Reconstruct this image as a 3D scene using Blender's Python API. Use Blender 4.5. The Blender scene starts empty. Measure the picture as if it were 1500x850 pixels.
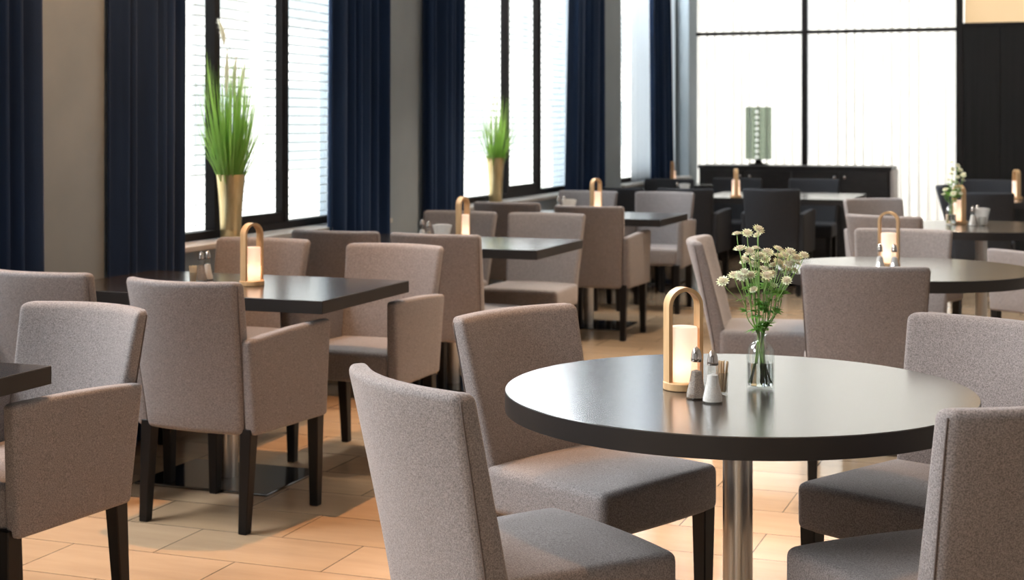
import bpy, bmesh, math, random
from mathutils import Vector, Matrix
random.seed(7)
PI = math.pi
S = bpy.context.scene
C = S.collection

# ---------------------------------------------------------------- camera
YAW = math.radians(20.3)
FPX, HOR, EYE = 2230.0, 178.0, 1.38
FWD = Vector((-math.sin(YAW), math.cos(YAW), 0)); RGT = Vector((math.cos(YAW), math.sin(YAW), 0))
cd = bpy.data.cameras.new('camera'); cam = bpy.data.objects.new('camera', cd); C.objects.link(cam)
cam.location = (0, 0, EYE); cam.rotation_euler = (PI/2, 0, YAW)
cd.sensor_width = 36; cd.lens = FPX/1500*36; cd.shift_y = -(425-HOR)/1500
cd.clip_start = .05; cd.clip_end = 200
cd.dof.use_dof = True; cd.dof.focus_distance = 3.5; cd.dof.aperture_fstop = 6.0
S.camera = cam

# ---------------------------------------------------------------- world, lights, exposure
wd = bpy.data.worlds.new('world'); S.world = wd; wd.use_nodes = True
bg = wd.node_tree.nodes['Background']; bg.inputs['Color'].default_value = (.93, .97, 1, 1); bg.inputs['Strength'].default_value = .9
S.view_settings.view_transform = 'Standard'; S.view_settings.look = 'None'
S.view_settings.exposure = 0.47; S.view_settings.gamma = 1.0; S.view_settings.use_curve_mapping = False
try:
    S.cycles.use_denoising = True
    S.cycles.sample_clamp_indirect = 4.0
    S.cycles.caustics_reflective = False; S.cycles.caustics_refractive = False
    S.cycles.max_bounces = 10; S.cycles.diffuse_bounces = 4; S.cycles.transparent_max_bounces = 24
except Exception: pass

def area(name, loc, rot, sx, sy, power, col):
    l = bpy.data.lights.new(name, 'AREA'); l.shape = 'RECTANGLE'; l.size = sx; l.size_y = sy; l.energy = power; l.color = col
    o = bpy.data.objects.new(name, l); C.objects.link(o); o.location = loc; o.rotation_euler = rot; return o
# daylight standing outside each window of the left wall (pointing into the room, +X)
for k, (y0, y1) in enumerate(((-1.3, 1.3), (1.9, 4.5), (5.6, 8.1), (8.8, 12.4), (13.1, 15.4))):
    area('window_daylight', (-4.65, (y0+y1)/2, 4.0), (0, math.radians(-55), 0), 1.7, y1-y0, (200, 125, 195, 220, 240)[k]*(y1-y0), (.95, .98, 1))  # first lamp shines through the added, unseen window
# daylight behind the far glazed wall
area('far_daylight', (-2.6, 17.3, 2.6), (-PI/2, 0, 0), 4.4, 5.2, 140, (1, .93, .86))
sl = bpy.data.lights.new('sun', 'SUN'); sl.energy = 7.5; sl.angle = math.radians(1.5); sl.color = (1, .97, .92)
so = bpy.data.objects.new('sun', sl); C.objects.link(so); so.rotation_euler = Vector((-.5, .04, -.86)).to_track_quat('-Z', 'Y').to_euler()
SPOT_POWER = 290

# ---------------------------------------------------------------- materials
def mat(name, col=(.5,.5,.5), rough=.5, metal=0, spec=.5, **kw):
    m = bpy.data.materials.new(name); m.use_nodes = True
    b = m.node_tree.nodes['Principled BSDF']
    b.inputs['Base Color'].default_value = (*col, 1); b.inputs['Roughness'].default_value = rough
    b.inputs['Metallic'].default_value = metal; b.inputs['Specular IOR Level'].default_value = spec
    for k, v in kw.items(): b.inputs[k.replace('_', ' ')].default_value = v
    return m
def nd(m, t, **kw):
    n = m.node_tree.nodes.new(t)
    for k, v in kw.items():
        if hasattr(n, k) and k not in n.inputs: setattr(n, k, v)
        else: n.inputs[k].default_value = v
    return n
def lk(m, a, b): m.node_tree.links.new(a, b)
def bsdf(m): return m.node_tree.nodes['Principled BSDF']
def ramp(m, stops):
    r = nd(m, 'ShaderNodeValToRGB'); e = r.color_ramp.elements
    while len(e) < len(stops): e.new(.5)
    for el, (p, c) in zip(e, stops): el.position = p; el.color = (*c, 1)
    return r
def vary(m, c0, c1, scale=10, stretch=(1,1,1), detail=4, bump=0, bscale=None, bdist=.001, lo=.3, hi=.7):
    tc = nd(m, 'ShaderNodeTexCoord'); mp = nd(m, 'ShaderNodeMapping'); mp.inputs['Scale'].default_value = stretch
    lk(m, tc.outputs['Object'], mp.inputs['Vector'])
    n = nd(m, 'ShaderNodeTexNoise', Scale=scale, Detail=detail); lk(m, mp.outputs[0], n.inputs['Vector'])
    r = ramp(m, ((lo, c0), (hi, c1))); lk(m, n.outputs['Fac'], r.inputs[0]); lk(m, r.outputs[0], bsdf(m).inputs['Base Color'])
    if bump:
        n2 = nd(m, 'ShaderNodeTexNoise', Scale=bscale or scale, Detail=2); lk(m, mp.outputs[0], n2.inputs['Vector'])
        b = nd(m, 'ShaderNodeBump', Strength=bump, Distance=bdist); lk(m, n2.outputs['Fac'], b.inputs['Height']); lk(m, b.outputs[0], bsdf(m).inputs['Normal'])
    return m
def fabric(name, c0, c1, sheen=.25, scol=(.9,.8,.78)):
    m = mat(name, c0, .9, spec=.15)
    vary(m, c0, c1, scale=330, detail=2.5, bump=.4, bscale=480, bdist=.0012, lo=.36, hi=.64)
    b = bsdf(m); b.inputs['Sheen Weight'].default_value = sheen; b.inputs['Sheen Roughness'].default_value = .45; b.inputs['Sheen Tint'].default_value = (*scol, 1)
    return m
M = {}
M['fabric'] = fabric('taupe_wool', (.134,.120,.119), (.268,.242,.240))
M['piping'] = mat('dark_taupe_piping', (.10,.078,.072), .9)
M['leather'] = fabric('black_upholstery', (.026,.027,.031), (.045,.046,.052), .12, (.6,.62,.7))
M['black_piping'] = mat('black_piping', (.012,.012,.014), .8)
M['leg'] = vary(mat('dark_stained_wood', (.006,.005,.005), .45, spec=.3), (.003,.0025,.0025), (.006,.004,.0035), 30, (1,1,.15))
M['table'] = mat('dark_laminate', (.026,.022,.020), .24, spec=.9, Coat_Weight=.5, Coat_Roughness=.2)
vary(M['table'], (.020,.017,.016), (.031,.026,.024), 60, (1,14,1), 3)
M['edge'] = mat('dark_edge_band', (.016,.013,.012), .45, spec=.3)
M['steel'] = mat('brushed_steel', (.42,.40,.37), .28, 1.0)
vary(M['steel'], (.36,.34,.32), (.50,.48,.45), 40, (1,1,.05), 3)
M['plate'] = mat('polished_base', (.16,.15,.145), .07, .9)
M['oak'] = vary(mat('bent_oak', (.55,.32,.15), .45), (.50,.29,.13), (.66,.42,.22), 40, (1,1,.12), 3)
M['brass'] = mat('hammered_brass', (.62,.47,.24), .32, .9)
vary(M['brass'], (.55,.41,.20), (.72,.58,.33), 30, (1,1,.3), 3, bump=.3, bscale=60, bdist=.003)
M['frame'] = mat('window_frame_black', (.016,.013,.013), .6, spec=.2)
M['wall'] = vary(mat('grey_plaster', (.30,.285,.27), .85), (.22,.26,.29), (.26,.30,.33), 3, detail=6, bump=.1, bscale=90)
M['wall_side'] = mat('side_plaster', (.34,.32,.30), .9)
M['sill'] = vary(mat('sill_stone', (.42,.39,.37), .35), (.39,.36,.34), (.46,.43,.40), 12)
M['white'] = mat('ceiling_white', (.72,.71,.69), .9)
M['black_panel'] = vary(mat('black_wall_panel', (.008,.0075,.007), .6, spec=.25), (.007,.0065,.006), (.012,.011,.0105), 5, (6,1,.2))
M['cabinet'] = vary(mat('dark_cabinet', (.02,.017,.017), .4), (.017,.014,.014), (.026,.022,.022), 12, (1,1,4))
M['cabinet_side'] = mat('pale_cabinet_end', (.45,.40,.38), .5)
M['slat'] = mat('blind_slat', (.80,.82,.82), .5)
M['chrome'] = mat('chrome', (.42,.37,.34), .18, 1)
M['salt'] = vary(mat('salt', (.80,.76,.72), .8), (.74,.69,.66), (.88,.85,.82), 300)
M['pepper'] = vary(mat('ground_pepper', (.22,.15,.11), .9), (.14,.10,.08), (.42,.32,.25), 500)
M['pick'] = mat('toothpick_wood', (.62,.45,.28), .7)
M['paper'] = mat('sugar_paper', (.82,.80,.77), .8)
M['stem'] = vary(mat('green_stem', (.08,.16,.03), .5), (.16,.30,.06), (.32,.48,.16), 30)
M['leaf'] = vary(mat('green_leaf', (.07,.19,.03), .5), (.08,.22,.035), (.20,.40,.08), 40)
M['petal'] = vary(mat('pale_petal', (.66,.66,.50), .7), (.62,.72,.42), (.86,.88,.72), 60)
M['floret'] = vary(mat('floret', (.42,.34,.24), .8), (.50,.42,.30), (.80,.75,.60), 400)
M['grass'] = vary(mat('grass_blade', (.16,.33,.05), .5), (.16,.34,.05), (.46,.62,.20), 18, (1,1,.3))
M['plume'] = mat('plume', (.80,.76,.62), .9)
M['facade'] = mat('pale_render', (.82,.83,.82), .9)
M['facade_glass'] = mat('far_window', (.42,.47,.49), .3)
M['ground'] = mat('outdoor_paving', (.6,.6,.58), .9)
M['soil'] = mat('pot_filling', (.05,.05,.02), .9)
for k in ('petal', 'leaf', 'grass', 'plume'):
    bsdf(M[k]).inputs['Subsurface Weight'].default_value = 0
# leaves let light through
def translucent_mix(m, col, fac):
    nt = m.node_tree; t = nt.nodes.new('ShaderNodeBsdfTranslucent'); t.inputs['Color'].default_value = (*col, 1)
    mx = nt.nodes.new('ShaderNodeMixShader'); mx.inputs[0].default_value = fac
    out = nt.nodes['Material Output']
    nt.links.new(bsdf(m).outputs[0], mx.inputs[1]); nt.links.new(t.outputs[0], mx.inputs[2]); nt.links.new(mx.outputs[0], out.inputs['Surface'])
    return m
translucent_mix(M['grass'], (.48,.74,.16), .6); translucent_mix(M['plume'], (1,.97,.86), .75); translucent_mix(M['leaf'], (.20,.42,.06), .3)
translucent_mix(M['slat'], (.85,.87,.88), .2)
M['drape'] = translucent_mix(mat('white_drape', (.88,.87,.85), .9, spec=.1), (.96,.95,.92), .60)
M['sheer'] = translucent_mix(mat('sheer_blue_white', (.85,.88,.92), .9, spec=.1), (.93,.96,1), .75)
M['navy'] = mat('navy_velvet', (.010,.016,.034), .85, spec=.2)
vary(M['navy'], (.007,.019,.050), (.012,.030,.078), 6, (1,1,.2))
bsdf(M['navy']).inputs['Sheen Weight'].default_value = .25; bsdf(M['navy']).inputs['Sheen Tint'].default_value = (.25,.35,.6,1)
# frosted lamp shade
M['shade'] = translucent_mix(mat('frosted_shade', (.86,.76,.70), .6), (1,.90,.82), .55)
b = bsdf(M['shade']); b.inputs['Emission Color'].default_value = (1,.82,.72,1); b.inputs['Emission Strength'].default_value = .16
# amber back-lit panel
M['amber'] = mat('amber_lit_panel', (.6,.45,.28), .6); b = bsdf(M['amber'])
b.inputs['Emission Color'].default_value = (1,.68,.36,1); b.inputs['Emission Strength'].default_value = .45
M['bead'] = mat('bead_added_glow', (.8,.82,.78), .4); b = bsdf(M['bead']); b.inputs['Emission Color'].default_value = (.95,1,.92,1); b.inputs['Emission Strength'].default_value = .45  # glow added so the beads stay pale against the backlight
M['led'] = mat('downlight_lens', (.9,.85,.7), .4); b = bsdf(M['led']); b.inputs['Emission Color'].default_value = (1,.75,.5,1); b.inputs['Emission Strength'].default_value = 3
def pane_mat(name, tint, fac):
    m = bpy.data.materials.new(name); m.use_nodes = True; nt = m.node_tree; nt.nodes.clear()
    out = nt.nodes.new('ShaderNodeOutputMaterial'); mx = nt.nodes.new('ShaderNodeMixShader'); mx.inputs[0].default_value = fac
    t = nt.nodes.new('ShaderNodeBsdfTransparent'); t.inputs[0].default_value = (*tint, 1)
    g = nt.nodes.new('ShaderNodeBsdfGlossy'); g.inputs['Roughness'].default_value = .03
    nt.links.new(t.outputs[0], mx.inputs[1]); nt.links.new(g.outputs[0], mx.inputs[2]); nt.links.new(mx.outputs[0], out.inputs[0]); return m
M['pane'] = pane_mat('window_pane', (.97,.98,.98), .05)
M['thin_glass'] = pane_mat('shaker_glass', (.90,.90,.89), .14)
def glass(name, col, rough=0.0, ior=1.45):
    m = mat(name, col, rough); b = bsdf(m); b.inputs['Transmission Weight'].default_value = 1; b.inputs['IOR'].default_value = ior; return m
M['glass'] = pane_mat('bottle_glass', (.97,.985,.98), .09)
M['water'] = glass('water', (.96,.98,.97), 0, 1.33)
M['green_glass'] = pane_mat('smoked_green_glass', (.44,.49,.43), .10)
M['glass_stud'] = glass('clear_glass_stud', (.9,.93,.9), .1)
# floor tiles: 0.6 x 0.3 m half bond
m = M['floor'] = mat('travertine_tile', (.5,.37,.26), .13, spec=.5)
tc = nd(m, 'ShaderNodeTexCoord'); mp = nd(m, 'ShaderNodeMapping'); mp.inputs['Location'].default_value = (8.768, -.27, 0)
lk(m, tc.outputs['Object'], mp.inputs['Vector'])
br = nd(m, 'ShaderNodeTexBrick'); br.offset = .5
for k, v in dict(Scale=1.0).items(): br.inputs[k].default_value = v
br.inputs['Mortar Size'].default_value = .0019; br.inputs['Mortar Smooth'].default_value = .1; br.inputs['Brick Width'].default_value = .6; br.inputs['Row Height'].default_value = .3
br.inputs['Color1'].default_value = (.46,.32,.205,1); br.inputs['Color2'].default_value = (.52,.365,.24,1); br.inputs['Mortar'].default_value = (.11,.075,.05,1)
lk(m, mp.outputs[0], br.inputs['Vector'])
mp2 = nd(m, 'ShaderNodeMapping'); mp2.inputs['Scale'].default_value = (1, 5, 1); lk(m, tc.outputs['Object'], mp2.inputs['Vector'])
nz = nd(m, 'ShaderNodeTexNoise', Scale=2.2, Detail=6, Roughness=.6); lk(m, mp2.outputs[0], nz.inputs['Vector'])
rp = ramp(m, ((.3,(.86,.84,.82)), (.7,(1.04,1.03,1.0)))); lk(m, nz.outputs['Fac'], rp.inputs[0])
mx = nd(m, 'ShaderNodeMix'); mx.data_type = 'RGBA'; mx.blend_type = 'MULTIPLY'; mx.inputs[0].default_value = 1
lk(m, br.outputs['Color'], mx.inputs[6]); lk(m, rp.outputs[0], mx.inputs[7]); lk(m, mx.outputs[2], bsdf(m).inputs['Base Color'])
bp = nd(m, 'ShaderNodeBump', Strength=.6, Distance=.002); bp.invert = True; lk(m, br.outputs['Fac'], bp.inputs['Height']); lk(m, bp.outputs[0], bsdf(m).inputs['Normal'])

# ---------------------------------------------------------------- mesh helpers
def obj(name, bm, m, parent=None, smooth=True, loc=None, rot=None):
    me = bpy.data.meshes.new(name)
    if smooth:
        for f in bm.faces: f.smooth = True
    bm.normal_update(); bm.to_mesh(me); bm.free()
    me.materials.append(m if not isinstance(m, str) else M[m])
    o = bpy.data.objects.new(name, me); C.objects.link(o)
    if parent: o.parent = parent
    if loc: o.location = loc
    if rot: o.rotation_euler = rot
    return o
def auto(o, ang=40):
    for p in o.data.polygons: p.use_smooth = True
    for e in o.data.edges: e.use_edge_sharp = False
    bm = bmesh.new(); bm.from_mesh(o.data)
    for e in bm.edges:
        if len(e.link_faces) == 2 and e.calc_face_angle(0) > math.radians(ang): e.smooth = False
    bm.to_mesh(o.data); bm.free(); return o
def box(bm, x0, x1, y0, y1, z0, z1):
    r = bmesh.ops.create_cube(bm, size=1)
    for v in r['verts']: v.co = Vector((x0+(v.co.x+.5)*(x1-x0), y0+(v.co.y+.5)*(y1-y0), z0+(v.co.z+.5)*(z1-z0)))
    return r['verts']
def rbox(x0, x1, y0, y1, z0, z1, r=.01, seg=3, cuts=(0,0,0)):
    bm = bmesh.new(); box(bm, x0, x1, y0, y1, z0, z1)
    if r: bmesh.ops.bevel(bm, geom=list(bm.edges), offset=r, segments=seg, profile=.5, affect='EDGES')
    lo = (x0, y0, z0); hi = (x1, y1, z1)
    for ax, n in enumerate(cuts):
        no = [0,0,0]; no[ax] = 1
        for k in range(1, n+1):
            co = [0,0,0]; co[ax] = lo[ax]+r+(hi[ax]-lo[ax]-2*r)*k/(n+1)
            bmesh.ops.bisect_plane(bm, geom=list(bm.verts)+list(bm.edges)+list(bm.faces), plane_co=co, plane_no=no, dist=1e-6)
    return bm
def deform(bm, fn):
    for v in bm.verts: v.co = Vector(fn(v.co.x, v.co.y, v.co.z))
    return bm
def lathe(prof, n=32, bm=None, cap=True):
    bm = bm or bmesh.new(); rings = []
    for r, z in prof:
        if r < 1e-6: rings.append([bm.verts.new((0,0,z))])
        else: rings.append([bm.verts.new((r*math.cos(2*PI*k/n), r*math.sin(2*PI*k/n), z)) for k in range(n)])
    for a, b_ in zip(rings, rings[1:]):
        for k in range(n):
            k2 = (k+1) % n
            if len(a) == 1 and len(b_) == 1: continue
            if len(a) == 1: bm.faces.new((a[0], b_[k2], b_[k])) if False else bm.faces.new((a[0], b_[k], b_[k2]))
            elif len(b_) == 1: bm.faces.new((a[k], a[k2], b_[0]))
            else: bm.faces.new((a[k], a[k2], b_[k2], b_[k]))
    bmesh.ops.recalc_face_normals(bm, faces=bm.faces)
    return bm
def tube(bm, pts, r, n=8, caps=True):
    pts = [Vector(p) for p in pts]; rings = []
    rr = r if isinstance(r, (list, tuple)) else [r]*len(pts)
    up = None
    for i, p in enumerate(pts):
        d = (pts[min(i+1, len(pts)-1)]-pts[max(i-1, 0)]).normalized()
        if up is None: up = d.orthogonal().normalized()
        up = (up-d*up.dot(d)).normalized(); s = d.cross(up)
        rings.append([bm.verts.new(p+(up*math.cos(2*PI*k/n)+s*math.sin(2*PI*k/n))*rr[i]) for k in range(n)])
    for a, b_ in zip(rings, rings[1:]):
        for k in range(n): bm.faces.new((a[k], a[(k+1)%n], b_[(k+1)%n], b_[k]))
    if caps: bm.faces.new(rings[0][::-1]); bm.faces.new(rings[-1])
    return bm
def bez(p0, p1, p2, p3, n=8):
    out = []
    for i in range(n+1):
        t = i/n; u = 1-t
        out.append(Vector(p0)*u**3+Vector(p1)*3*u*u*t+Vector(p2)*3*u*t*t+Vector(p3)*t**3)
    return out
def tag(o, label=None, cat=None, group=None, kind=None):
    if label: o['label'] = label
    if cat: o['category'] = cat
    if group: o['group'] = group
    if kind: o['kind'] = kind
    return o
def empty(name, loc=(0,0,0), rz=0):
    o = bpy.data.objects.new(name, None); C.objects.link(o); o.location = loc; o.rotation_euler = (0,0,rz); o.empty_display_size = .1; return o
def kids(o): return [c for c in bpy.data.objects if c.parent == o]
def copy_tree(o, parent=None):
    c = o.copy(); C.objects.link(c); c.parent = parent
    for ch in kids(o): copy_tree(ch, c)
    return c
def struct(name, bm, m, smooth=False, parent=None):
    o = obj(name, bm, m, parent, smooth)
    if not parent: o['kind'] = 'structure'
    return o
def bxs(*bs):
    bm = bmesh.new()
    for b_ in bs: box(bm, *b_)
    return bm
def wy(px, X):            # Y on the plane x = X seen at photo column px
    t = (px-750)/FPX; return X/(FWD.x+t*RGT.x)*(FWD.y+t*RGT.y)
def wp(px, py, z):        # point at height z seen at a photo pixel
    Z = FPX*(EYE-z)/(py-HOR); p = FWD*Z+RGT*((px-750)/FPX*Z); return p.x, p.y
def wz(px, Z):            # ground point at photo column px and depth Z
    p = FWD*Z+RGT*((px-750)/FPX*Z); return p.x, p.y

CZ = 5.0      # ceiling height
# ---------------------------------------------------------------- room shell
struct('floor', bxs((-4.25, 4.4, -4.2, 16.6, -.1, 0)), 'floor')
struct('ceiling', bxs((-4.4, 4.4, -4.2, 16.6, CZ, CZ+.1)), 'white')
WF, WG, WB = -3.80, -3.97, -4.25      # wall face, glass plane, wall back
wins = [(-1.3, 1.3), (1.9, 4.55), (5.6, 8.16), (8.76, 12.5), (13.08, 15.62)]  # first opening is unseen, added for light from behind on the left
ZS, ZT = .79, 4.30
bs = [(WB, WF, -4.0, 16.0, 0, ZS), (WB, WF, -4.0, 16.0, ZT, CZ), (WB, WF, -4.0, -1.3, ZS, ZT), (WB, WF, 15.62, 16.0, ZS, ZT)]
for a_, b_ in zip(wins, wins[1:]): bs.append((WB, WF, a_[1], b_[0], ZS, ZT))
struct('wall_left', bxs(*bs), 'wall')
struct('wall_right', bxs((4.2, 4.4, -4.2, 16.0, 0, CZ)), 'wall_side')
struct('wall_back', bxs((-4.4, -1.6, -4.2, -4.0, 0, CZ), (0, 4.4, -4.2, -4.0, 0, CZ), (-1.6, 0, -4.2, -4.0, 3.0, CZ)), 'wall_side')
struct('baseboard_left', bxs((WF, WF+.012, -4.0, 16.0, 0, .08)), 'frame')
mull = [(-.3, .4), (3.0, 3.7), (6.49, 7.19), (10.575, 11.29), (14.75, 15.3)]
for i, ((y0, y1), (m0, m1)) in enumerate(zip(wins, mull), 1):
    xa, xb = WG-.035, WG+.035
    root = struct('window_%d' % i, bxs((xa, xb, y0, y1, ZS+.02, .848), (xa, xb, y0, y1, ZT-.06, ZT), (xa, xb, y0, y0+.05, .848, ZT-.06), (xa, xb, y1-.05, y1, .848, ZT-.06)), 'frame')
    mb = bmesh.new()
    for q in (m0, m1): box(mb, xa+.010, xb-.005, q-.022, q+.022, .848, ZT-.06)
    obj('mullion', mb, 'frame', root, False)
    # opening sash in the middle bay
    obj('sash', bxs((xa+.02, xb-.01, m0+.022, m1-.022, .848, .897), (xa+.02, xb-.01, m0+.022, m1-.022, ZT-.11, ZT-.06), (xa+.02, xb-.01, m0+.022, m0+.036, .897, ZT-.11), (xa+.02, xb-.01, m1-.036, m1-.022, .897, ZT-.11)), 'frame', root, False)
    for q0, q1 in ((y0+.05, m0-.022), (m0+.036, m1-.036), (m1+.022, y1-.05)):
        obj('pane', bxs((WG-.004, WG+.004, q0, q1, .85, ZT-.06)), 'pane', root, False)
    obj('window_sill', rbox(WG+.035, WF+.035, y0+.002, y1-.002, ZS-.005, ZS+.02, .004, 2), 'sill', root, False)
# outside venetian blinds, one per window bay
def blind(y0, y1, lab):
    r = empty('venetian_blind', (WG-.16, (y0+y1)/2, 0)); tag(r, lab, 'blind', 'outside venetian blinds')
    bm = bmesh.new(); h = (y1-y0)/2-.01; z = .86; k = 0
    while z < 2.98:
        vs = box(bm, -.020, .020, -h, h, -.001, .001)
        for v in vs:
            v.co = Vector((v.co.x, v.co.y, z+v.co.z+v.co.x*.22))
        z += .05
    obj('slats', bm, 'slat', r, False)
    for s in (-.8, .8):
        t = bmesh.new(); tube(t, [(0, s*h, .85), (0, s*h, 3.03)], .0015, 5); obj('ladder_cord', t, 'slat', r)
    obj('head_rail', bxs((-.03, .03, -h, h, 3.0, 3.05)), 'slat', r, False)
nm = {3: 'window behind the nearer brass vase', 4: 'window behind the farther brass vase', 5: 'narrow window by the far corner'}
for i, ((y0, y1), (m0, m1)) in enumerate(zip(wins, mull), 1):
    if i < 3: continue
    for nm2, q0, q1 in (('left', y0+.06, m0-.04), ('middle', m0+.04, m1-.04), ('right', m1+.04, y1-.06)):
        if i == 5 and nm2 == 'right': continue
        blind(q0, q1, 'white slatted outside blind over the %s pane of the %s' % (nm2, nm[i]))
# sheer panel at the far side of each window
def cloth(name, X, y0, y1, b0, b1, z0, z1, m, amp, folds, seed=0, thick=.004):
    rnd = random.Random(seed); ph = [rnd.uniform(0, 6.28) for _ in range(4)]
    bm = bmesh.new(); nu, nv = folds*12, 14; rows = []
    for j in range(nv+1):
        v = j/nv; row = []
        ya = b0+(y0-b0)*min(1, v*1.15)**.8; yb = b1+(y1-b1)*min(1, v*1.15)**.8
        for i in range(nu+1):
            u = i/nu; w = u+.035*math.sin(2*PI*1.3*u+ph[0])+.02*math.sin(2*PI*2.7*u+ph[3])
            a = amp*(math.sin(2*PI*folds*w+ph[1])+.35*math.sin(2*PI*folds*1.7*w+ph[2]+v*.8))*(1-.25*v*math.sin(3*u+ph[3])**2)
            row.append(bm.verts.new((X+a, ya+(yb-ya)*u, z0+(z1-z0)*v)))
        rows.append(row)
    for a, b_ in zip(rows, rows[1:]):
        for i in range(nu): bm.faces.new((a[i], a[i+1], b_[i+1], b_[i]))
    o = obj(name, bm, m)
    if thick:
        s = o.modifiers.new('s', 'SOLIDIFY'); s.thickness = thick
    return o
tag(cloth('sheer_curtain', -3.885, 7.60, 8.10, 7.60, 8.10, .815, ZT-.005, 'sheer', .010, 6, 1, .001), 'pale blue sheer panel beside the nearer brass vase window, behind navy curtain', 'sheer curtain', 'sheer window panels')
tag(cloth('sheer_curtain', -3.885, 11.75, 12.4, 11.75, 12.4, .815, ZT-.005, 'sheer', .010, 7, 2, .001), 'pale sheer panel at the right side of the farther vase window', 'sheer curtain', 'sheer window panels')
tag(cloth('sheer_curtain', -3.885, 13.75, 15.4, 13.75, 15.4, .815, ZT-.005, 'sheer', .010, 12, 3, .001), 'pale blue sheer panel in the narrow window nearest the far corner', 'sheer curtain', 'sheer window panels')
# navy curtains: top and bottom photo columns of both edges, on the plane X
XC = -3.74
for (t0, t1, b0, b1, f, lab) in (
    (-60, 49, -60, 62, 4, 'navy velvet curtain at the left edge of the photo'),
    (167, 272, 167, 266, 6, 'wide navy curtain left of the nearer brass vase'),
    (492, 563, 487, 561, 6, 'navy curtain right of the nearer brass vase window'),
    (626, 680, 626, 674, 6, 'navy curtain just left of the farther brass vase'),
    (842, 883, 829, 883, 6, 'navy curtain gathered right of the farther brass vase, flaring downward'),
    (952, 974, 958, 984, 5, 'navy curtain in the far corner beside the white drape')):
    o = cloth('curtain', XC, wy(t0, XC), wy(t1, XC), wy(b0, XC), wy(b1, XC), .015, CZ-.08, 'navy', .034, f, int(t0)+99)
    tag(o, lab, 'curtain', 'navy window curtains')
tag(obj('curtain_rail', bxs((XC-.02, XC+.02, 1.0, 15.8, CZ-.075, CZ-.045)), 'frame', smooth=False), 'dark ceiling rail the navy curtains hang from', 'curtain rail')

# far wall: black glazing bars with a white drape behind, black panelled wall on the right
YF = 16.0
struct('wall_far', bxs((-1.06, 3.2, YF-.06, YF+.1, 0, 2.34)), 'black_panel')
pb = bmesh.new()
for k in range(12): box(pb, -1.06+k*.36+.003, -1.06+(k+1)*.36-.003, YF-.075, YF-.0605, .02, 2.32)
struct('trim_1', pb, 'black_panel')
tag(obj('lit_panel', bxs((-1.04, 3.2, YF-.02, YF+.04, 2.36, CZ)), 'amber', smooth=False), 'amber backlit panel above the black wall', 'light panel')
gf = bxs((-2.675, -2.62, YF-.06, YF, 0, CZ), (-1.125, -1.06, YF-.08, YF, 0, CZ), (-3.99, -3.95, YF-.06, YF, 0, CZ), (-3.95, -2.675, YF-.05, YF, 2.295, 2.33), (-2.62, -1.125, YF-.05, YF, 2.295, 2.33), (-1.06, 3.2, YF-.08, YF, 2.34, 2.37), (-3.95, -2.675, YF-.05, YF, 0, .06), (-2.62, -1.125, YF-.05, YF, 0, .06))
w5 = struct('window_6', gf, 'frame')
for q0, q1 in ((-3.95, -2.675), (-2.62, -1.125)):
    obj('pane', bxs((q0, q1, YF-.03, YF-.022, .06, 2.295)), 'pane', w5, False); obj('pane', bxs((q0, q1, YF-.03, YF-.022, 2.33, CZ)), 'pane', w5, False)
def xdrape(x0, x1, lab):
    bm = bmesh.new(); n = int((x1-x0)*110); rows = []
    rnd = random.Random(5); ph = [rnd.uniform(0, 6) for _ in range(5)]
    for z in (.02, 1.0, 2.0, 3.0, CZ-.02):
        rows.append([bm.verts.new((x0+(x1-x0)*i/n, YF+.16+.050*math.sin(i*.62+ph[0]+.5*math.sin(i*.13))+.018*math.sin(i*1.33+ph[1]+z*.3), z)) for i in range(n+1)])
    for a, b_ in zip(rows, rows[1:]):
        for i in range(n): bm.faces.new((a[i], a[i+1], b_[i+1], b_[i]))
    return tag(obj('drape', bm, 'drape'), lab, 'drape', 'white drapes behind the far glazing')
xdrape(-4.2, -2.66, 'white pleated drape left of the black mullion, behind the green glass lamp')
xdrape(-2.63, -1.0, 'white pleated drape between the black mullion and the black wall')

# outdoors, seen faintly through the blinds
struct('ground', bxs((-40, -4.3, -5, 70, -.5, -.4)), 'ground')
bd = empty('building', (-15, 30, -.4)); tag(bd, 'pale overexposed building outside the windows', 'building')
obj('wall', bxs((-4, 0, -28, 34, 0, 9)), 'facade', bd, False)
for k in range(18):
    for j in range(2):
        y = -26+k*3.3
        f_ = obj('window', bxs((0, .06, y-.06, y+1.56, .9+j*3-.06, 2.5+j*3+.06)), 'facade', bd, False)
        obj('pane', bxs((.061, .075, y, y+1.5, .9+j*3, 2.5+j*3)), 'facade_glass', f_, False)

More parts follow.
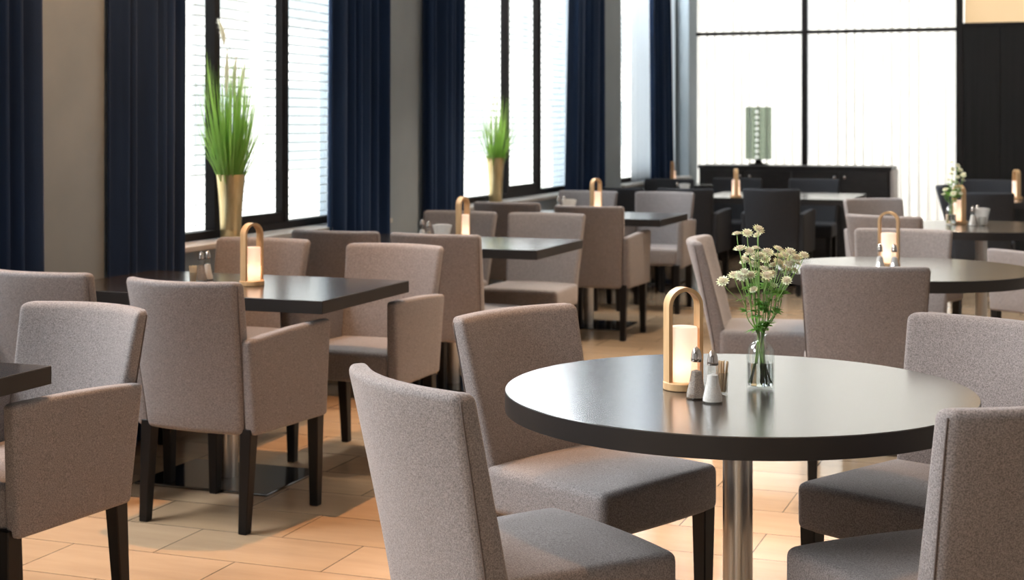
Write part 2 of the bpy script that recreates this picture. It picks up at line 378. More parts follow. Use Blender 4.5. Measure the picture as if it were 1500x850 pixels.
# ---------------------------------------------------------------- chairs
def back_y(z, x, hw, sag, zb=.335, zt=.85, lean=.115):
    t = max(0.0, (z-zb)/(zt-zb))
    return -.232-lean*(t**1.15)*1.0 + sag*(min(1.2, abs(x)/hw)**2)*(.35+.65*max(0,t)) - sag*.5*(.35+.65*max(0,t))
def make_chair(arm, fm, pm, name):
    r = empty(name)
    sag = .075 if arm else .05
    hw = .222 if arm else .228
    thb, tht = .078, .052
    def bf(x, y, z):                       # y in 0..1 : outer to inner
        t = (z-.335)/(.85-.335)
        wx = x*(.90+.13*t)
        th = thb+(tht-thb)*t
        return (wx, back_y(z, wx, hw, sag)+y*th/.06, z)
    bk = rbox(-hw, hw, 0, .06, .325, .85, .020, 4, (10, 0, 9)); deform(bk, bf)
    obj('backrest', bk, fm, r)
    # piping along the outer back edge
    for s in (-1, 1):
        pp = bmesh.new(); pts = []
        for k in range(13):
            z = .345+.49*k/12; x = s*(hw-.005)*(.90+.13*(z-.335)/.515)
            pts.append((x+s*.0035, back_y(z, x, hw, sag)+.010, z))
        tube(pp, pts, .0020, 6)
        obj('piping', pp, pm, r)
    # seat
    sw = .215 if arm else .230
    st = rbox(-sw, sw, -.20, (.225 if arm else .245), .340, .462, .022, 4, (8, 8, 2))
    def sf(x, y, z):
        if z > .40: z += .010*(1-(x/sw)**2)*(1-((y-.02)/.25)**2)
        y2 = y - (.012*(x/sw)**2 if y > .15 else 0)
        return (x*(1+.035*(y/.24)), y2, z)
    deform(st, sf); obj('seat', st, fm, r)
    if arm:
        for s in (-1, 1):
            ab = rbox(-.025, .025, -.215, .215, .328, .655, .014, 4, (0, 9, 6))
            def af(x, y, z, s=s):
                u = max(0.0, (y+.215)/.43); t = max(0.0, (z-.338)/.317)
                zz = z+(.020*u-.004+.006*math.sin(PI*u))*t
                yy = y+(.02*t if u > .5 else 0)*(u-.5)*2 - (.045*t*max(0, 1-u))
                return (s*(.221+.018*u**.8+.006*t)+x*(1-.12*t), yy, zz)
            deform(ab, af)
            if s < 0: bmesh.ops.reverse_faces(ab, faces=ab.faces) if False else None
            obj('armrest', ab, fm, r)
    for sx in (-1, 1):
        for fy in (1, -1):
            lb = bmesh.new(); vs = box(lb, -.5, .5, -.5, .5, 0, .35)
            for v in vs:
                top = v.co.z > .2; w = .046 if top else .033
                cx = sx*((.205 if fy > 0 else .192)+(.012 if arm else 0))
                cy = .205 if fy > 0 else (-.195 if top else -.222)
                v.co = Vector((cx+v.co.x*w, cy+v.co.y*w, v.co.z))
            bmesh.ops.bevel(lb, geom=list(lb.edges), offset=.003, segments=1, affect='EDGES')
            obj('leg', lb, 'leg', r, False)
    return r
protos = {'side': make_chair(False, M['fabric'], M['piping'], 'dining_chair'),
          'arm': make_chair(True, M['fabric'], M['piping'], 'dining_armchair'),
          'bside': make_chair(False, M['leather'], M['black_piping'], 'dining_chair'),
          'barm': make_chair(True, M['leather'], M['black_piping'], 'dining_armchair')}
used = set()
def chair(kind, c, f, label, group):
    """c: floor centre, f: direction faced"""
    o = protos[kind]
    if kind in used: o = copy_tree(o)
    used.add(kind)
    o.location = (c[0], c[1], 0); o.rotation_euler = (0, 0, math.atan2(-f[0], f[1]))
    tag(o, label, 'armchair' if 'arm' in kind else 'chair', group); return o
# ROUND TABLE in front
g = 'upholstered chairs around the front round table'
chair('side', (-1.121, 3.124), (.60, .80), 'taupe side chair nearest the camera, back turned, left of the front round table', g)
chair('side', (-1.205, 3.90), (.913, -.407), 'taupe side chair on the far left side of the front round table, seat facing right', g)
chair('side', (-.352, 3.99), (-.45, -.89), 'taupe side chair on the far right of the front round table, front leg visible', g)
chair('side', (-.260, 3.283), (-.68, .73), 'taupe side chair in the lower right corner, back toward the camera', g)
# second round table
g = 'upholstered chairs around the middle round table'
chair('side', (-.765, 6.005), (-.13, .99), 'taupe chair seen squarely from behind between the two nearer round tables', g)
chair('side', (-1.298, 6.839), (.991, .132), 'taupe chair in profile behind the flower bottle, facing right', g)
chair('side', (-.793, 7.39), (0, -1), 'taupe chair facing the camera behind the middle round table lantern', g)
# third round table
g = 'upholstered chairs around the farthest round table'
chair('side', (-.91, 9.082), (.364, .932), 'taupe chair with back turned, left front of the farthest round table', g)
chair('arm', (-1.123, 10.448), (.635, -.772), 'taupe armchair left behind the farthest round table, against the white drape', g)
chair('arm', (-.12, 8.97), (-.80, .60), 'taupe armchair cut by the right edge, its rounded arm showing', g)
# window row
chair('arm', (-2.715, 3.40), (-.14, -1), 'taupe armchair in the lower left corner, facing the camera', 'window row chairs')
chair('side', (-3.45, 4.791), (.05, 1), 'taupe chair back at the left edge, behind the lower left armchair', 'window row chairs')
chair('arm', (-2.793, 4.70), (.07, 1), 'taupe armchair seen from behind at the nearest full square table', 'window row chairs')
chair('side', (-3.45, 5.785), (0, -1), 'taupe chair right behind the nearest square table lantern, facing the camera', 'window row chairs')
chair('arm', (-2.753, 5.68), (-.04, -1), 'taupe armchair facing the camera at the right end of the nearest square table', 'window row chairs')
chair('side', (-3.379, 6.957), (.012, 1), 'taupe chair seen from behind below the navy curtain right of the nearer vase', 'window row chairs')
chair('side', (-2.829, 6.931), (.05, 1), 'tall taupe chair back in front of the second square table lantern', 'window row chairs')
chair('side', (-3.418, 8.037), (-.036, -1), 'taupe chair behind the second square table lantern, facing the camera', 'window row chairs')
chair('side', (-2.865, 8.03), (0, -1), 'taupe chair at the right end of the second square table, seat visible', 'window row chairs')
chair('side', (-3.50, 9.686), (.036, 1), 'taupe chair back just below the farther brass vase', 'window row chairs')
chair('arm', (-2.871, 9.44), (0, 1), 'taupe armchair seen from behind at the third square table, all legs visible', 'window row chairs')
chair('side', (-3.49, 10.823), (.009, -1), 'taupe chair behind the third square table lantern, facing the camera', 'window row chairs')
chair('arm', (-2.893, 10.85), (0, -1), 'taupe armchair facing the camera at the right end of the third square table', 'window row chairs')
# black chairs at the back
g = 'black chairs at the back of the room'
chair('bside', (-3.455, 12.038), (.019, 1), 'black chair nearest the windows, seen between lantern and taupe armchair', g)
chair('bside', (-3.517, 13.40), (0, -1), 'black chair below the far corner curtain, topmost of the left back chairs', g)
chair('barm', (-2.911, 12.123), (0, 1), 'black armchair left of the farther central lantern, back turned', g)
chair('barm', (-2.247, 12.25), (0, 1), 'large black armchair seen squarely from behind in the middle', g)
chair('bside', (-2.974, 13.841), (0, -1), 'black chair behind the farther central lantern, facing the camera', g)
chair('bside', (-2.256, 13.838), (0, -1), 'black chair in front of the cabinet knobs, facing the camera', g)
chair('bside', (-.665, 12.186), (-.035, 1), 'black chair with back turned, behind the farthest round table', g)
chair('bside', (-.72, 13.08), (1, -.03), 'black chair in profile, left of the far flower bottle', g)
chair('bside', (-.76, 14.2), (0, -1), 'black chair facing the camera, farthest right against the black wall', g)

# ---------------------------------------------------------------- tables
TH = .75
def sq_table(L, W, pl=.57, pw=.43):
    r = empty('square_table')
    obj('tabletop', rbox(-L/2+.0008, L/2-.0008, -W/2+.0008, W/2-.0008, TH-.002, TH, .0006, 1), 'table', r, False)
    obj('edge_band', rbox(-L/2, L/2, -W/2, W/2, TH-.047, TH-.0018, .001, 1), 'edge', r, False)
    obj('column', lathe([(0,.010),(.034,.010),(.034,TH-.055),(.0,TH-.055)], 32), 'steel', r) and None
    obj('mounting_plate', rbox(-.13, .13, -.13, .13, TH-.056, TH-.0472, .002, 1), 'plate', r, False)
    obj('base_plate', rbox(-pl/2, pl/2, -pw/2, pw/2, 0, .010, .003, 2), 'plate', r, False)
    for c in kids(r):
        if c.name.startswith('column'): auto(c)
    return r
def rd_table(R):
    r = empty('round_table')
    auto(obj('tabletop', lathe([(0,TH-.0022),(R-.0008,TH-.0022),(R-.0008,TH-.0008),(R-.0016,TH),(0,TH)], 128), 'table', r))
    auto(obj('edge_band', lathe([(0,TH-.048),(R-.001,TH-.048),(R,TH-.047),(R,TH-.0025),(R-.0005,TH-.002),(0,TH-.002)], 128), 'edge', r))
    auto(obj('column', lathe([(0,.012),(.035,.012),(.035,TH-.058),(0,TH-.058)], 40), 'steel', r))
    auto(obj('mounting_plate', lathe([(0,TH-.058),(.15,TH-.058),(.15,TH-.0482),(0,TH-.0482)], 32), 'plate', r))
    auto(obj('base_plate', lathe([(0,0),(.30,0),(.30,.009),(.294,.013),(0,.013)], 64), 'plate', r))
    return r
t0 = sq_table(1.19, .74)
tabs = [((-3.07, 2.90), 'dark square table corner at the left edge of the photo'),
        ((-3.07, 5.145), 'dark table by the wide navy curtain, with the nearest window row lantern'),
        ((-3.06, 7.385), 'dark table in the window row under the second lantern, between taupe chairs'),
        ((-3.09, 9.85), 'dark table in the window row under the third lantern, near the farther vase')]
for i, (p, lab) in enumerate(tabs):
    o = t0 if i == 0 else copy_tree(t0)
    o.location = (p[0], p[1], 0); tag(o, lab, 'table', 'dark rectangular tables')
t1 = sq_table(.66, .66, .42, .42)
for i, (p, lab) in enumerate((((-3.36, 12.70), 'small dark table by the narrow window, holding white shakers'), ((-3.42, 15.0), 'small dark table in the far corner beside the white drape'))):
    o = t1 if i == 0 else copy_tree(t1)
    o.location = (p[0], p[1], 0); tag(o, lab, 'table', 'dark rectangular tables')
t2 = sq_table(1.25, 1.15); t2.location = (-2.335, 12.95, 0); tag(t2, 'dark square table in front of the cabinet, under the farther central lantern', 'table', 'dark rectangular tables')
t3 = sq_table(1.25, .75); t3.location = (-.10, 12.80, 0); tag(t3, 'dark table at the right edge against the black wall', 'table', 'dark rectangular tables')
T1 = Vector((-.745, 3.545)); T2 = Vector((-.69, 6.72)); T3 = Vector((-.53, 9.58))
r1 = rd_table(.548)
for i, (p, lab) in enumerate(((T1, 'large dark round table in the foreground with glossy top and steel column'), (T2, 'dark round table behind the foreground one, lantern half hidden by a chair'), (T3, 'farthest dark round table on the right with a flower bottle'))):
    o = r1 if i == 0 else copy_tree(r1)
    o.location = (p.x, p.y, 0); tag(o, lab, 'table', 'dark round tables')

# ---------------------------------------------------------------- lanterns
def make_lantern():
    r = empty('table_lantern')
    auto(obj('base', lathe([(0,0),(.046,0),(.048,.002),(.048,.017),(.046,.019),(0,.019)], 40), 'oak', r))
    # arch: flat oak strip bent round, 0.24 high
    bm = bmesh.new(); Ro, Ri, hw = .0445, .0350, .0155; zc = .24-Ro; prof = []
    for R in (Ro, Ri):
        pts = [(-R, .019 if R == Ri else .004)]
        for k in range(25):
            a = PI-PI*k/24; pts.append((R*math.cos(a), zc+R*math.sin(a)))
        pts.append((R, .019 if R == Ri else .004)); prof.append(pts)
    rows = [[bm.verts.new((x, s*hw, z)) for x, z in p] for p in prof for s in (-1, 1)]
    of, ob, inf, inb = rows
    for i in range(len(of)-1):
        bm.faces.new((of[i], of[i+1], ob[i+1], ob[i])); bm.faces.new((inf[i], inf[i+1], inb[i+1], inb[i]))
        bm.faces.new((of[i], of[i+1], inf[i+1], inf[i])); bm.faces.new((ob[i], ob[i+1], inb[i+1], inb[i]))
    for i in (0, -1): bm.faces.new((of[i], ob[i], inb[i], inf[i]))
    bmesh.ops.recalc_face_normals(bm, faces=bm.faces)
    auto(obj('handle', bm, 'oak', r))
    auto(obj('lamp_shade', lathe([(.0325,.020),(.033,.022),(.033,.144),(.0315,.147),(0,.147)], 40), 'shade', r))
    l = bpy.data.lights.new('lantern_bulb', 'POINT'); l.energy = .07; l.color = (1,.74,.50); l.shadow_soft_size = .012
    lo = bpy.data.objects.new('lantern_bulb', l); C.objects.link(lo); lo.parent = r; lo.location = (0,0,.058)
    return r
lan0 = make_lantern()
lans = [(wp(1001, 570, .75), 40, 'oak arch lantern on the foreground round table, beside the salt shakers'),
        (wp(369, 418, .75), 70, 'oak arch lantern on the table by the wide navy curtain'),
        (wz(678, 7.9), 80, 'oak arch lantern left of the farther vase, above a tall taupe chair back'),
        (wz(873, 10.45), 66, 'oak arch lantern below the flaring navy curtain'),
        (wz(1078, 12.6), 108, 'edge-on oak lantern in front of the dark cabinet'),
        (wz(985, 14.9), 100, 'small glowing lantern in the far corner'),
        (wp(1302, 391, .75), -6, 'oak arch lantern on the middle round table behind white shakers'),
        (wz(1405, 9.35), -45, 'oak lantern beside the far flower bottle'),
        (wz(1489, 12.35), 116, 'edge-on oak lantern at the right edge against the black wall')]
for i, (p, a, lab) in enumerate(lans):
    o = lan0 if i == 0 else copy_tree(lan0)
    o.location = (p[0], p[1], TH); o.rotation_euler = (0, 0, math.radians(a)); tag(o, lab, 'lantern', 'oak table lanterns')

# ---------------------------------------------------------------- shakers and pick holders
def make_shaker(fill, name):
    r = empty(name)
    H = .118
    obj('glass_body', lathe([(0,.001),(.0235,.001),(.0245,.004),(.0235,.012),(.0165,.040),(.0125,.065),(.0105,.086),(.0105,.092)], 12), 'thin_glass', r, False)
    auto(obj('contents', lathe([(0,.003),(.0215,.004),(.0215,.010),(.0150,.040),(.0115,.062),(.0,.066)], 24), fill, r), 50)
    obj('metal_cap', lathe([(.0112,.084),(.0125,.085),(.0125,.092),(.0118,.094),(.0112,.102),(.0085,.111),(.004,.1165),(0,.118)], 24), 'chrome', r)
    return r
def make_holder():
    r = empty('toothpick_holder')
    auto(obj('cup', lathe([(0,.001),(.013,.001),(.0145,.003),(.0155,.050),(.0145,.050),(.0135,.004),(0,.004)], 20), 'thin_glass', r))
    bm = bmesh.new(); rnd = random.Random(3)
    for k in range(26):
        a = rnd.uniform(0, 6.28); q = rnd.uniform(.2, 1); tube(bm, [(.010*q*math.cos(a), .010*q*math.sin(a), .005), (.0165*q*math.cos(a+.3), .0165*q*math.sin(a+.3), .074+rnd.uniform(-.003,.003))], .0013, 5)
    s = obj('toothpicks', bm, 'pick', r, False); s['kind'] = 'stuff'
    return r
def make_sugar():
    r = empty('sachet_holder')
    auto(obj('cup', lathe([(0,.001),(.021,.001),(.023,.004),(.026,.055),(.0245,.055),(.0215,.005),(0,.005)], 24), 'thin_glass', r))
    rnd = random.Random(4)
    for k in range(7):
        bm = rbox(-.013, .013, -.0012, .0012, .006, .108, .001, 1)
        o = obj('sachet', bm, 'paper', r, False, loc=((k-3)*.004, 0, 0), rot=(0, (k-3)*.085, .5+rnd.uniform(-.2,.2)))
    return r
salt0 = make_shaker('salt', 'salt_shaker'); pep0 = make_shaker('pepper', 'pepper_shaker'); pick0 = make_holder(); sug0 = make_sugar()
first = {}
def put(proto, p, label, cat, group, a=0, s=1):
    k = proto.name
    o = proto if k not in first else copy_tree(proto); first[k] = 1
    o.location = (p[0], p[1], TH); o.rotation_euler = (0, 0, a); o.scale = (s, s, s); return tag(o, label, cat, group)
put(salt0, wp(1044, 590, TH), 'glass salt shaker in front on the foreground round table', 'shaker', 'salt and pepper shakers')
put(pep0, wp(1020, 584, TH), 'pepper shaker beside the foreground oak lantern', 'shaker', 'salt and pepper shakers')
put(pick0, wp(1057, 577, TH), 'toothpick holder behind the foreground salt shaker', 'holder', 'toothpick holders')
def trio(sp, pp, hp, where, hold=pick0):
    put(salt0, sp, 'salt shaker on '+where, 'shaker', 'salt and pepper shakers'); put(pep0, pp, 'pepper shaker on '+where, 'shaker', 'salt and pepper shakers')
    put(hold, hp, ('toothpick holder on ' if hold == pick0 else 'sachet holder on ')+where, 'holder', 'toothpick holders' if hold == pick0 else 'sachet holders')
trio(wz(304, 6.05), wz(294.5, 6.0), wz(283, 5.85), 'the table by the wide navy curtain')
trio(wz(618.5, 7.98), wz(628, 7.85), wz(648, 7.75), 'the second window row table', sug0)
trio(wz(818, 10.35), wz(826, 10.45), wz(834, 10.25), 'the third window row table', sug0)
put(salt0, wz(1289, 6.38), 'left salt shaker in front of the lantern on the middle round table', 'shaker', 'salt and pepper shakers')
put(salt0, wz(1310, 6.36), 'right salt shaker in front of the lantern on the middle round table', 'shaker', 'salt and pepper shakers')
trio(wz(1425, 9.2), wz(1432, 9.35), wz(1439, 9.2), 'the farthest round table', sug0)
put(salt0, wz(992, 12.9), 'salt shaker on the small table by the narrow window', 'shaker', 'salt and pepper shakers')
put(sug0, wz(1003, 12.85), 'sachet holder on the small table by the narrow window', 'holder', 'sachet holders')

# ---------------------------------------------------------------- flower bottles
def make_bottle():
    r = empty('glass_bottle')
    out = [(0,0),(.030,0),(.0335,.003),(.0335,.078),(.0325,.090),(.027,.102),(.018,.110),(.0145,.114),(.0145,.124),(.0185,.126),(.0185,.132),(.0150,.134)]
    inn = [(.0125,.132),(.0120,.114),(.0155,.108),(.025,.099),(.030,.089),(.0308,.078),(.0308,.008),(0,.006)]
    obj('glass', lathe(out+inn, 48), 'glass', r)
    auto(obj('water', lathe([(0,.0065),(.0300,.0085),(.0300,.062),(0,.062)], 40), 'water', r))
    return r
heads = [(400,60),(440,55),(482,37),(487,64),(397,115),(435,122),(468,115),(515,130),(563,120),(612,133),(668,145),(638,160),(600,183),(467,158),(515,165),(555,195),(585,245),(640,215),(325,250),(382,232),(412,210),(415,247),(432,182),(525,262),(455,288),(550,285),(500,202),(580,160),(656,188),(470,190),(540,225),(612,218),(452,148),(588,205),(425,165),(490,150),(535,145),(600,150),(505,225),(570,180),(620,175),(485,235),(440,225),(530,175),(400,228),(645,172)]
def head_mesh(R, rnd):
    bm = bmesh.new(); n = 12
    for ring, (rr, up) in enumerate(((R, .25), (R*.82, .55))):
        for k in range(n):
            a = 2*PI*(k+ring*.5)/n; w = .30
            def P_(q, da, z): return bm.verts.new((rr*q*math.cos(a+da), rr*q*math.sin(a+da), z*rr))
            c = P_(.15, 0, 0); l = P_(.62, w, up*.45); t = P_(1.0, 0, up*(.75+rnd.uniform(-.15,.15))); r_ = P_(.62, -w, up*.45)
            bm.faces.new((c, r_, t, l))
    return bm
def floret_mesh(R, rnd):
    bm = bmesh.new()
    for k in range(24):
        q = math.sqrt(k/24); a = k*2.4; p = Vector((R*.58*q*math.cos(a), R*.58*q*math.sin(a), R*.50*(1-.6*q*q)))
        mt = Matrix.Translation(p); bmesh.ops.create_icosphere(bm, subdivisions=1, radius=R*.10, matrix=mt)
        tube(bm, [(0,0,0), p], R*.025, 3, False)
    return bm
def leaf_mesh(rnd, L=.03):
    bm = bmesh.new()
    for k in range(5):
        a = (k-2)*.55; d = Vector((math.sin(a), math.cos(a), 0)); s = Vector((d.y, -d.x, 0)); l = L*(1-.12*abs(k-2))
        prev = None
        for j in range(6):
            t = j/5; w = l*.17*math.sin(PI*min(1, t*.9+.08)); z = -.25*l*t*t
            p = d*l*t; row = [bm.verts.new(p-s*w+Vector((0,0,z+w*.3))), bm.verts.new(p+Vector((0,0,z))), bm.verts.new(p+s*w+Vector((0,0,z+w*.3)))]
            if prev: bm.faces.new((prev[0], prev[1], row[1], row[0])); bm.faces.new((prev[1], prev[2], row[2], row[1]))
            prev = row
    return bm
def bouquet(center, hs, sx, sy, glabel, grp, seed, leaves=16, Rm=.0172):
    rnd = random.Random(seed); cx, cy = center
    hm = [head_mesh(Rm, rnd) for _ in range(1)][0]
    me1 = bpy.data.meshes.new('petals'); hm.to_mesh(me1); hm.free(); me1.materials.append(M['petal'])
    f = floret_mesh(Rm, rnd); me2 = bpy.data.meshes.new('florets'); f.to_mesh(me2); f.free(); me2.materials.append(M['floret'])
    lm = leaf_mesh(rnd); me3 = bpy.data.meshes.new('leaf'); lm.to_mesh(me3); lm.free(); me3.materials.append(M['leaf'])
    for p in me3.polygons: p.use_smooth = True
    hs = sorted(hs, key=lambda q: q[0]/(q[1]+.05)); groups = [hs[i:i+3] for i in range(0, len(hs), 3)]
    for gi, grp_heads in enumerate(groups):
        r = empty('flower', (cx, cy, TH)); tag(r, glabel, 'flower', grp)
        mx_ = sum(h_[0] for h_ in grp_heads)/len(grp_heads); mz = min(h_[1] for h_ in grp_heads); dep0 = rnd.uniform(-.03, .03)
        a = rnd.uniform(0, 6.28); foot = Vector((.020*math.cos(a), .020*math.sin(a), .012))
        base = RGT*mx_*.9+FWD*dep0
        nk = Vector((0, 0, .124))+(base.normalized() if base.length > .001 else base)*.007
        fork = RGT*mx_*.50+FWD*dep0*.5+Vector((0, 0, .13+(mz-.13)*.42)); dirn = (nk-foot).normalized()
        main = bez(foot, foot.lerp(nk, .35), foot.lerp(nk, .7), nk, 4)[:-1]+bez(nk, nk+dirn*.025, fork-Vector((0,0,.03)), fork, 6)
        bm = bmesh.new(); tube(bm, main, .0014, 6); obj('stem', bm, 'stem', r)
        for bi, (hx, hz) in enumerate(grp_heads):
            top = RGT*hx+FWD*(dep0+rnd.uniform(-.03, .03))+Vector((0, 0, hz))
            h = top.z-fork.z
            pts = bez(fork, fork+Vector((0,0,h*.35)), Vector((top.x*.95, top.y*.95, top.z-h*.35)), top, 8)
            bm = bmesh.new(); tube(bm, pts, .0010, 5); obj('branch', bm, 'stem', r)
            tdir = ((pts[-1]-pts[-2]).normalized()*.9-FWD*rnd.uniform(.1, .9)+RGT*rnd.uniform(-.5, .5)).normalized()
            q = Vector((0,0,1)).rotation_difference(tdir)
            ho = bpy.data.objects.new('flower_head', me1); C.objects.link(ho); ho.parent = r; ho.location = top; ho.rotation_mode = 'QUATERNION'; ho.rotation_quaternion = q
            sc = rnd.uniform(.72, 1.08); ho.scale = (sc,)*3
            fo = bpy.data.objects.new('florets', me2); C.objects.link(fo); fo.parent = ho
            if bi < (2 if Rm < .02 else 3):
                p = pts[rnd.choice((0, 1, 3))]
                lo = bpy.data.objects.new('leaf', me3); C.objects.link(lo); lo.parent = r; lo.location = p; lo.rotation_euler = (rnd.uniform(-.2,.9), rnd.uniform(-.4,.4), rnd.uniform(0, 6.28)); s_ = rnd.uniform(.6, 1.1)*(1 if Rm < .02 else 1.5); lo.scale = (s_,)*3
        p = main[6]
        if gi % 3: continue
        lo = bpy.data.objects.new('leaf', me3); C.objects.link(lo); lo.parent = r; lo.location = p; lo.rotation_euler = (rnd.uniform(-.2,.9), rnd.uniform(-.3,.3), rnd.uniform(0, 6.28)); lo.scale = (1.2,)*3
bot0 = make_bottle()
bp_ = wp(1114, 569, TH); bot0.location = (bp_[0], bp_[1], TH); tag(bot0, 'clear glass bottle of water holding flowers on the foreground round table', 'bottle', 'flower bottles')
kpx = 1/2.835*3.56/FPX
hs = [(((x-493)), (712-y)) for x, y in heads]
bouquet(bp_, [(a*kpx, b_*kpx*.985) for a, b_ in hs], 1, 1, 'pale green-white astrantia stem in the foreground glass bottle', 'astrantia in the foreground bottle', 11)
bb = copy_tree(bot0); bp2 = wz(1393, 9.3); bb.location = (bp2[0], bp2[1], TH); bb['label'] = 'clear glass bottle holding flowers on the farthest round table'
hs2 = [(.005,.38),(.03,.36),(.045,.35),(.06,.33),(.02,.33),(.0,.31),(.03,.29),(.06,.30),(.07,.31),(-.01,.27),(.02,.26),(.045,.25),(.07,.27),(-.02,.21),(.03,.21),(.0,.19),(.06,.22),(-.03,.18),(.01,.34),(.05,.19)]
bouquet(bp2, hs2, 1, 1, 'pale flower stem in the bottle on the farthest round table', 'flowers in the far bottle', 23, 20, .021)

# ---------------------------------------------------------------- brass vases with grass
def make_vase():
    return auto(obj('brass_vase', lathe([(0,0),(.046,0),(.050,.004),(.0515,.05),(.0555,.14),(.0615,.22),(.0700,.305),(.0715,.312),(.068,.312),(.060,.225),(.048,.15),(0,.15)], 28), 'brass'), 45)
v0 = make_vase()
def grass(p, z0, seed, H, n, lab, plumes, lean=0):
    rnd = random.Random(seed); r = empty('ornamental_grass', (p[0], p[1], z0)); tag(r, lab, 'plant', 'potted ornamental grasses')
    bm = bmesh.new()
    for k in range(n):
        a = rnd.uniform(0, 2*PI); q = rnd.random(); sp = rnd.uniform(.02, .21)*(1.1-.25*q); h = H*(.35+.65*q)
        w = rnd.uniform(.003, .0065); d = Vector((math.cos(a)*.9, math.sin(a), 0)); s = Vector((-d.y, d.x, 0)).normalized(); s = (s+Vector((rnd.uniform(-.6,.6), rnd.uniform(-.6,.6), 0))).normalized()
        p0 = d*rnd.uniform(0, .035); pts = bez(p0+Vector((0,0,.16)), p0+d*.02+Vector((0,0,.30)), p0+d*sp*.8+Vector((0,0,.31+h*.55)), d*sp+Vector((lean*h, 0, .31+h)), 8)
        prev = None
        for j, c in enumerate(pts):
            t = j/8; ww = w*(1-t**2.2)*(.5+.5*min(1, t*3)); row = [bm.verts.new(c-s*ww), bm.verts.new(c+d*ww*.5), bm.verts.new(c+s*ww)]
            if prev: bm.faces.new((prev[0], prev[1], row[1], row[0])); bm.faces.new((prev[1], prev[2], row[2], row[1]))
            prev = row
    o = obj('blades', bm, 'grass', r); o['kind'] = 'stuff'
    for (dx, dz, L, w, bend) in plumes:      # dx sideways along the wall, dz height of tip
        tip = Vector((.0, dx, .31+dz)); base = Vector((0, dx*.25, .2))
        dr = Vector((0, bend, 1)).normalized()
        st = bmesh.new(); tube(st, bez(base, base+Vector((0,0,dz*.4)), tip-dr*L*1.8, tip-dr*L*.9, 8), .0012, 5)
        pl = obj('plume', bmesh.new(), 'plume', r); pb_ = bmesh.new()
        cpts = [tip-dr*L*(1-j/9)+Vector((0, bend*L*.4*(1-(j/9))**2, 0)) for j in range(10)]
        tube(pb_, cpts, [.0015+w*.35*math.sin(PI*(j+.4)/9.6) for j in range(10)], 7)
        for k in range(150):
            t = rnd.random(); c = cpts[min(9, int(t*10))]; dd = Vector((rnd.gauss(0,1), rnd.gauss(0,1), rnd.uniform(.4,1.8))).normalized(); e = c+dd*w*(.6+.8*math.sin(PI*t))
            s_ = dd.orthogonal().normalized()*.0014
            pb_.faces.new((pb_.verts.new(c-s_), pb_.verts.new(c+s_), pb_.verts.new(e)))
        pb_.to_mesh(pl.data); pb_.free(); obj('stalk', st, 'stem', pl)
    return r
ZSILL = ZS+.02
vx = -3.855
va = (vx, wy(338, vx)); vb = (vx, wy(726, vx))
v0.location = (va[0], va[1], ZSILL); tag(v0, 'tall tapered brass vase on the sill of the nearer window', 'vase', 'brass window sill vases')
v1 = copy_tree(v0); v1.location = (vb[0], vb[1], ZSILL); v1.scale = (.93, .93, 1.0); tag(v1, 'brass vase on the sill of the farther window', 'vase', 'brass window sill vases')
grass(va, ZSILL, 5, .62, 260, 'green feathery grass with cream plumes in the nearer brass vase', [(-.11, .74, .15, .026, -.9), (-.03, .60, .22, .026, .1), (.05, .57, .20, .024, .2), (.14, .55, .18, .020, .5), (.08, .42, .14, .018, .3)])
grass(vb, ZSILL, 9, .46, 120, 'shorter green grass with pale tips in the farther brass vase', [(-.02, .50, .14, .010, 0), (.05, .46, .14, .010, .3), (-.07, .44, .12, .009, -.3)])

# ---------------------------------------------------------------- cabinet and glass lamp
cx0, cx1, cyf, cyb, ct = -3.66, -1.70, 15.42, 15.88, .93
cb = empty('low_cabinet', ((cx0+cx1)/2, (cyf+cyb)/2, 0)); tag(cb, 'long low black cabinet against the white drapes', 'cabinet')
hx, hy = (cx1-cx0)/2, (cyb-cyf)/2
obj('body', rbox(-hx+.015, hx-.015, -hy+.02, hy-.01, .0, ct-.035, .002, 1), 'cabinet', cb, False)
obj('top', rbox(-hx, hx, -hy, hy, ct-.035, ct, .003, 1), 'cabinet', cb, False)
obj('end_panel', rbox(hx-.0145, hx+.012, -hy+.01, hy-.005, .0, ct-.036, .002, 1), 'cabinet_side', cb, False)
dw = (2*hx-.05)/4
for k in range(4):
    x0 = -hx+.02+k*dw
    d = obj('door', rbox(x0+.004, x0+dw-.004, -hy-.002, -hy+.0195, .05, ct-.05, .003, 1), 'cabinet', cb, False)
    kx = x0+dw-.05 if k % 2 == 0 else x0+.05
    kb = lathe([(0,0),(.010,0),(.010,.012),(.017,.018),(.015,.026),(0,.028)], 16)
    obj('knob', kb, 'chrome', d, loc=(kx, -hy-.002, ct-.11), rot=(PI/2, 0, 0))
lp = wz(1111, 15.75)
gl = empty('glass_lamp', (lp[0], 15.66, ct)); tag(gl, 'grey-green glass cylinder lamp with beaded centre on the black cabinet', 'lamp')
auto(obj('base', lathe([(0,0),(.10,0),(.10,.012),(.04,.02),(.03,.05),(.06,.058),(0,.058)], 32), 'frame', gl))
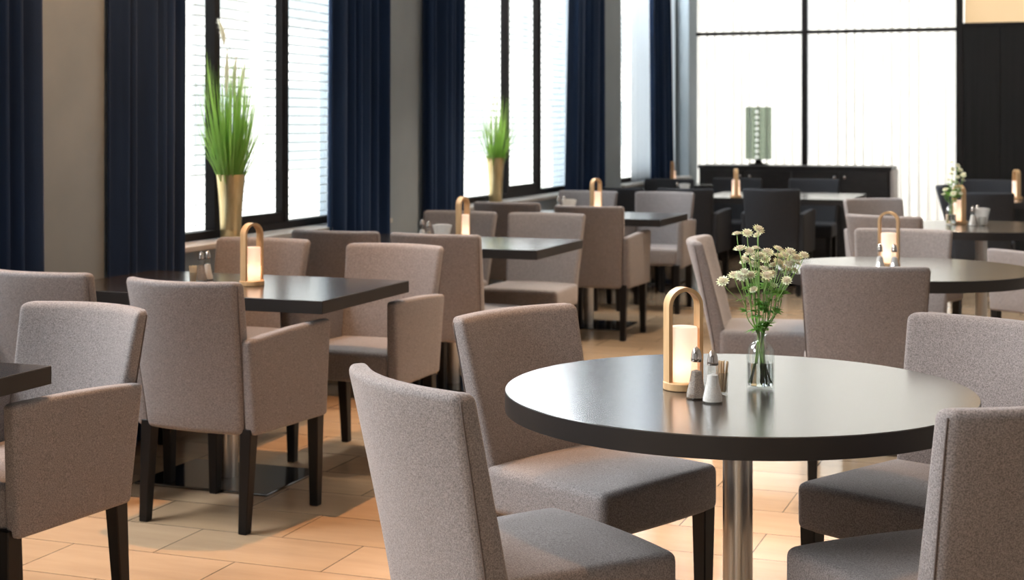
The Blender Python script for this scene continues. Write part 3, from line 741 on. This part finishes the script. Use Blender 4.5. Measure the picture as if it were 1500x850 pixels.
gb = bmesh.new()
n = 64; rings = []
for z in (.06, .2, .4, .60): rings.append([gb.verts.new(((.132+.004*math.sin(k*PI/2))*math.cos(2*PI*k/n), (.132+.004*math.sin(k*PI/2))*math.sin(2*PI*k/n), z)) for k in range(n)])
for a, b_ in zip(rings, rings[1:]):
    for k in range(n): gb.faces.new((a[k], a[(k+1)%n], b_[(k+1)%n], b_[k]))
obj('glass_cylinder', gb, 'green_glass', gl)
for k in range(9):
    sb = bmesh.new(); bmesh.ops.create_uvsphere(sb, u_segments=14, v_segments=8, radius=.019); obj('bead', sb, 'bead', gl, loc=(.01, -.137, .085+k*.058))


# ---------------------------------------------------------------- ceiling downlights (above the frame)
def downlight(x, y, power, lab, deg=55, col=(1,.52,.22)):
    r = empty('downlight', (x, y, CZ)); tag(r, lab, 'ceiling light', 'ceiling downlights')
    auto(obj('ring', lathe([(.045,-.001),(.065,-.001),(.065,-.010),(.045,-.012)], 32), 'frame', r))
    auto(obj('lens', lathe([(0,-.002),(.044,-.002),(.044,-.004),(0,-.004)], 24), 'led', r))
    l = bpy.data.lights.new('downlight_beam', 'SPOT'); l.energy = power; l.color = col; l.spot_size = math.radians(deg); l.spot_blend = .35; l.shadow_soft_size = .03
    o = bpy.data.objects.new('downlight_beam', l); C.objects.link(o); o.parent = r; o.location = (0, 0, -.03)
for x, y, k, deg, lab in ((-2.82, 4.87, 2.0, 50, 'ceiling downlight above the nearest window row table'), (-2.4, 2.3, .7, 34, 'ceiling downlight above the left edge table'), (-2.5, 7.1, .7, 45, 'ceiling downlight above the second window row table'),
                  (-.75, 3.6, .8, 40, 'ceiling downlight above the foreground round table'), (-1.0, 7.0, 1.4, 55, 'ceiling downlight above the middle round table'), (-1.9, 8.8, 1.5, 60, 'added ceiling downlight over the aisle, brightening the far floor')):  # last one is added to brighten the floor farther back
    downlight(x, y, SPOT_POWER*k, lab, deg, (1,.52,.22) if y < 5 and x < -2.7 or y < 4 else (1,.80,.60))
bpy.context.view_layer.update()
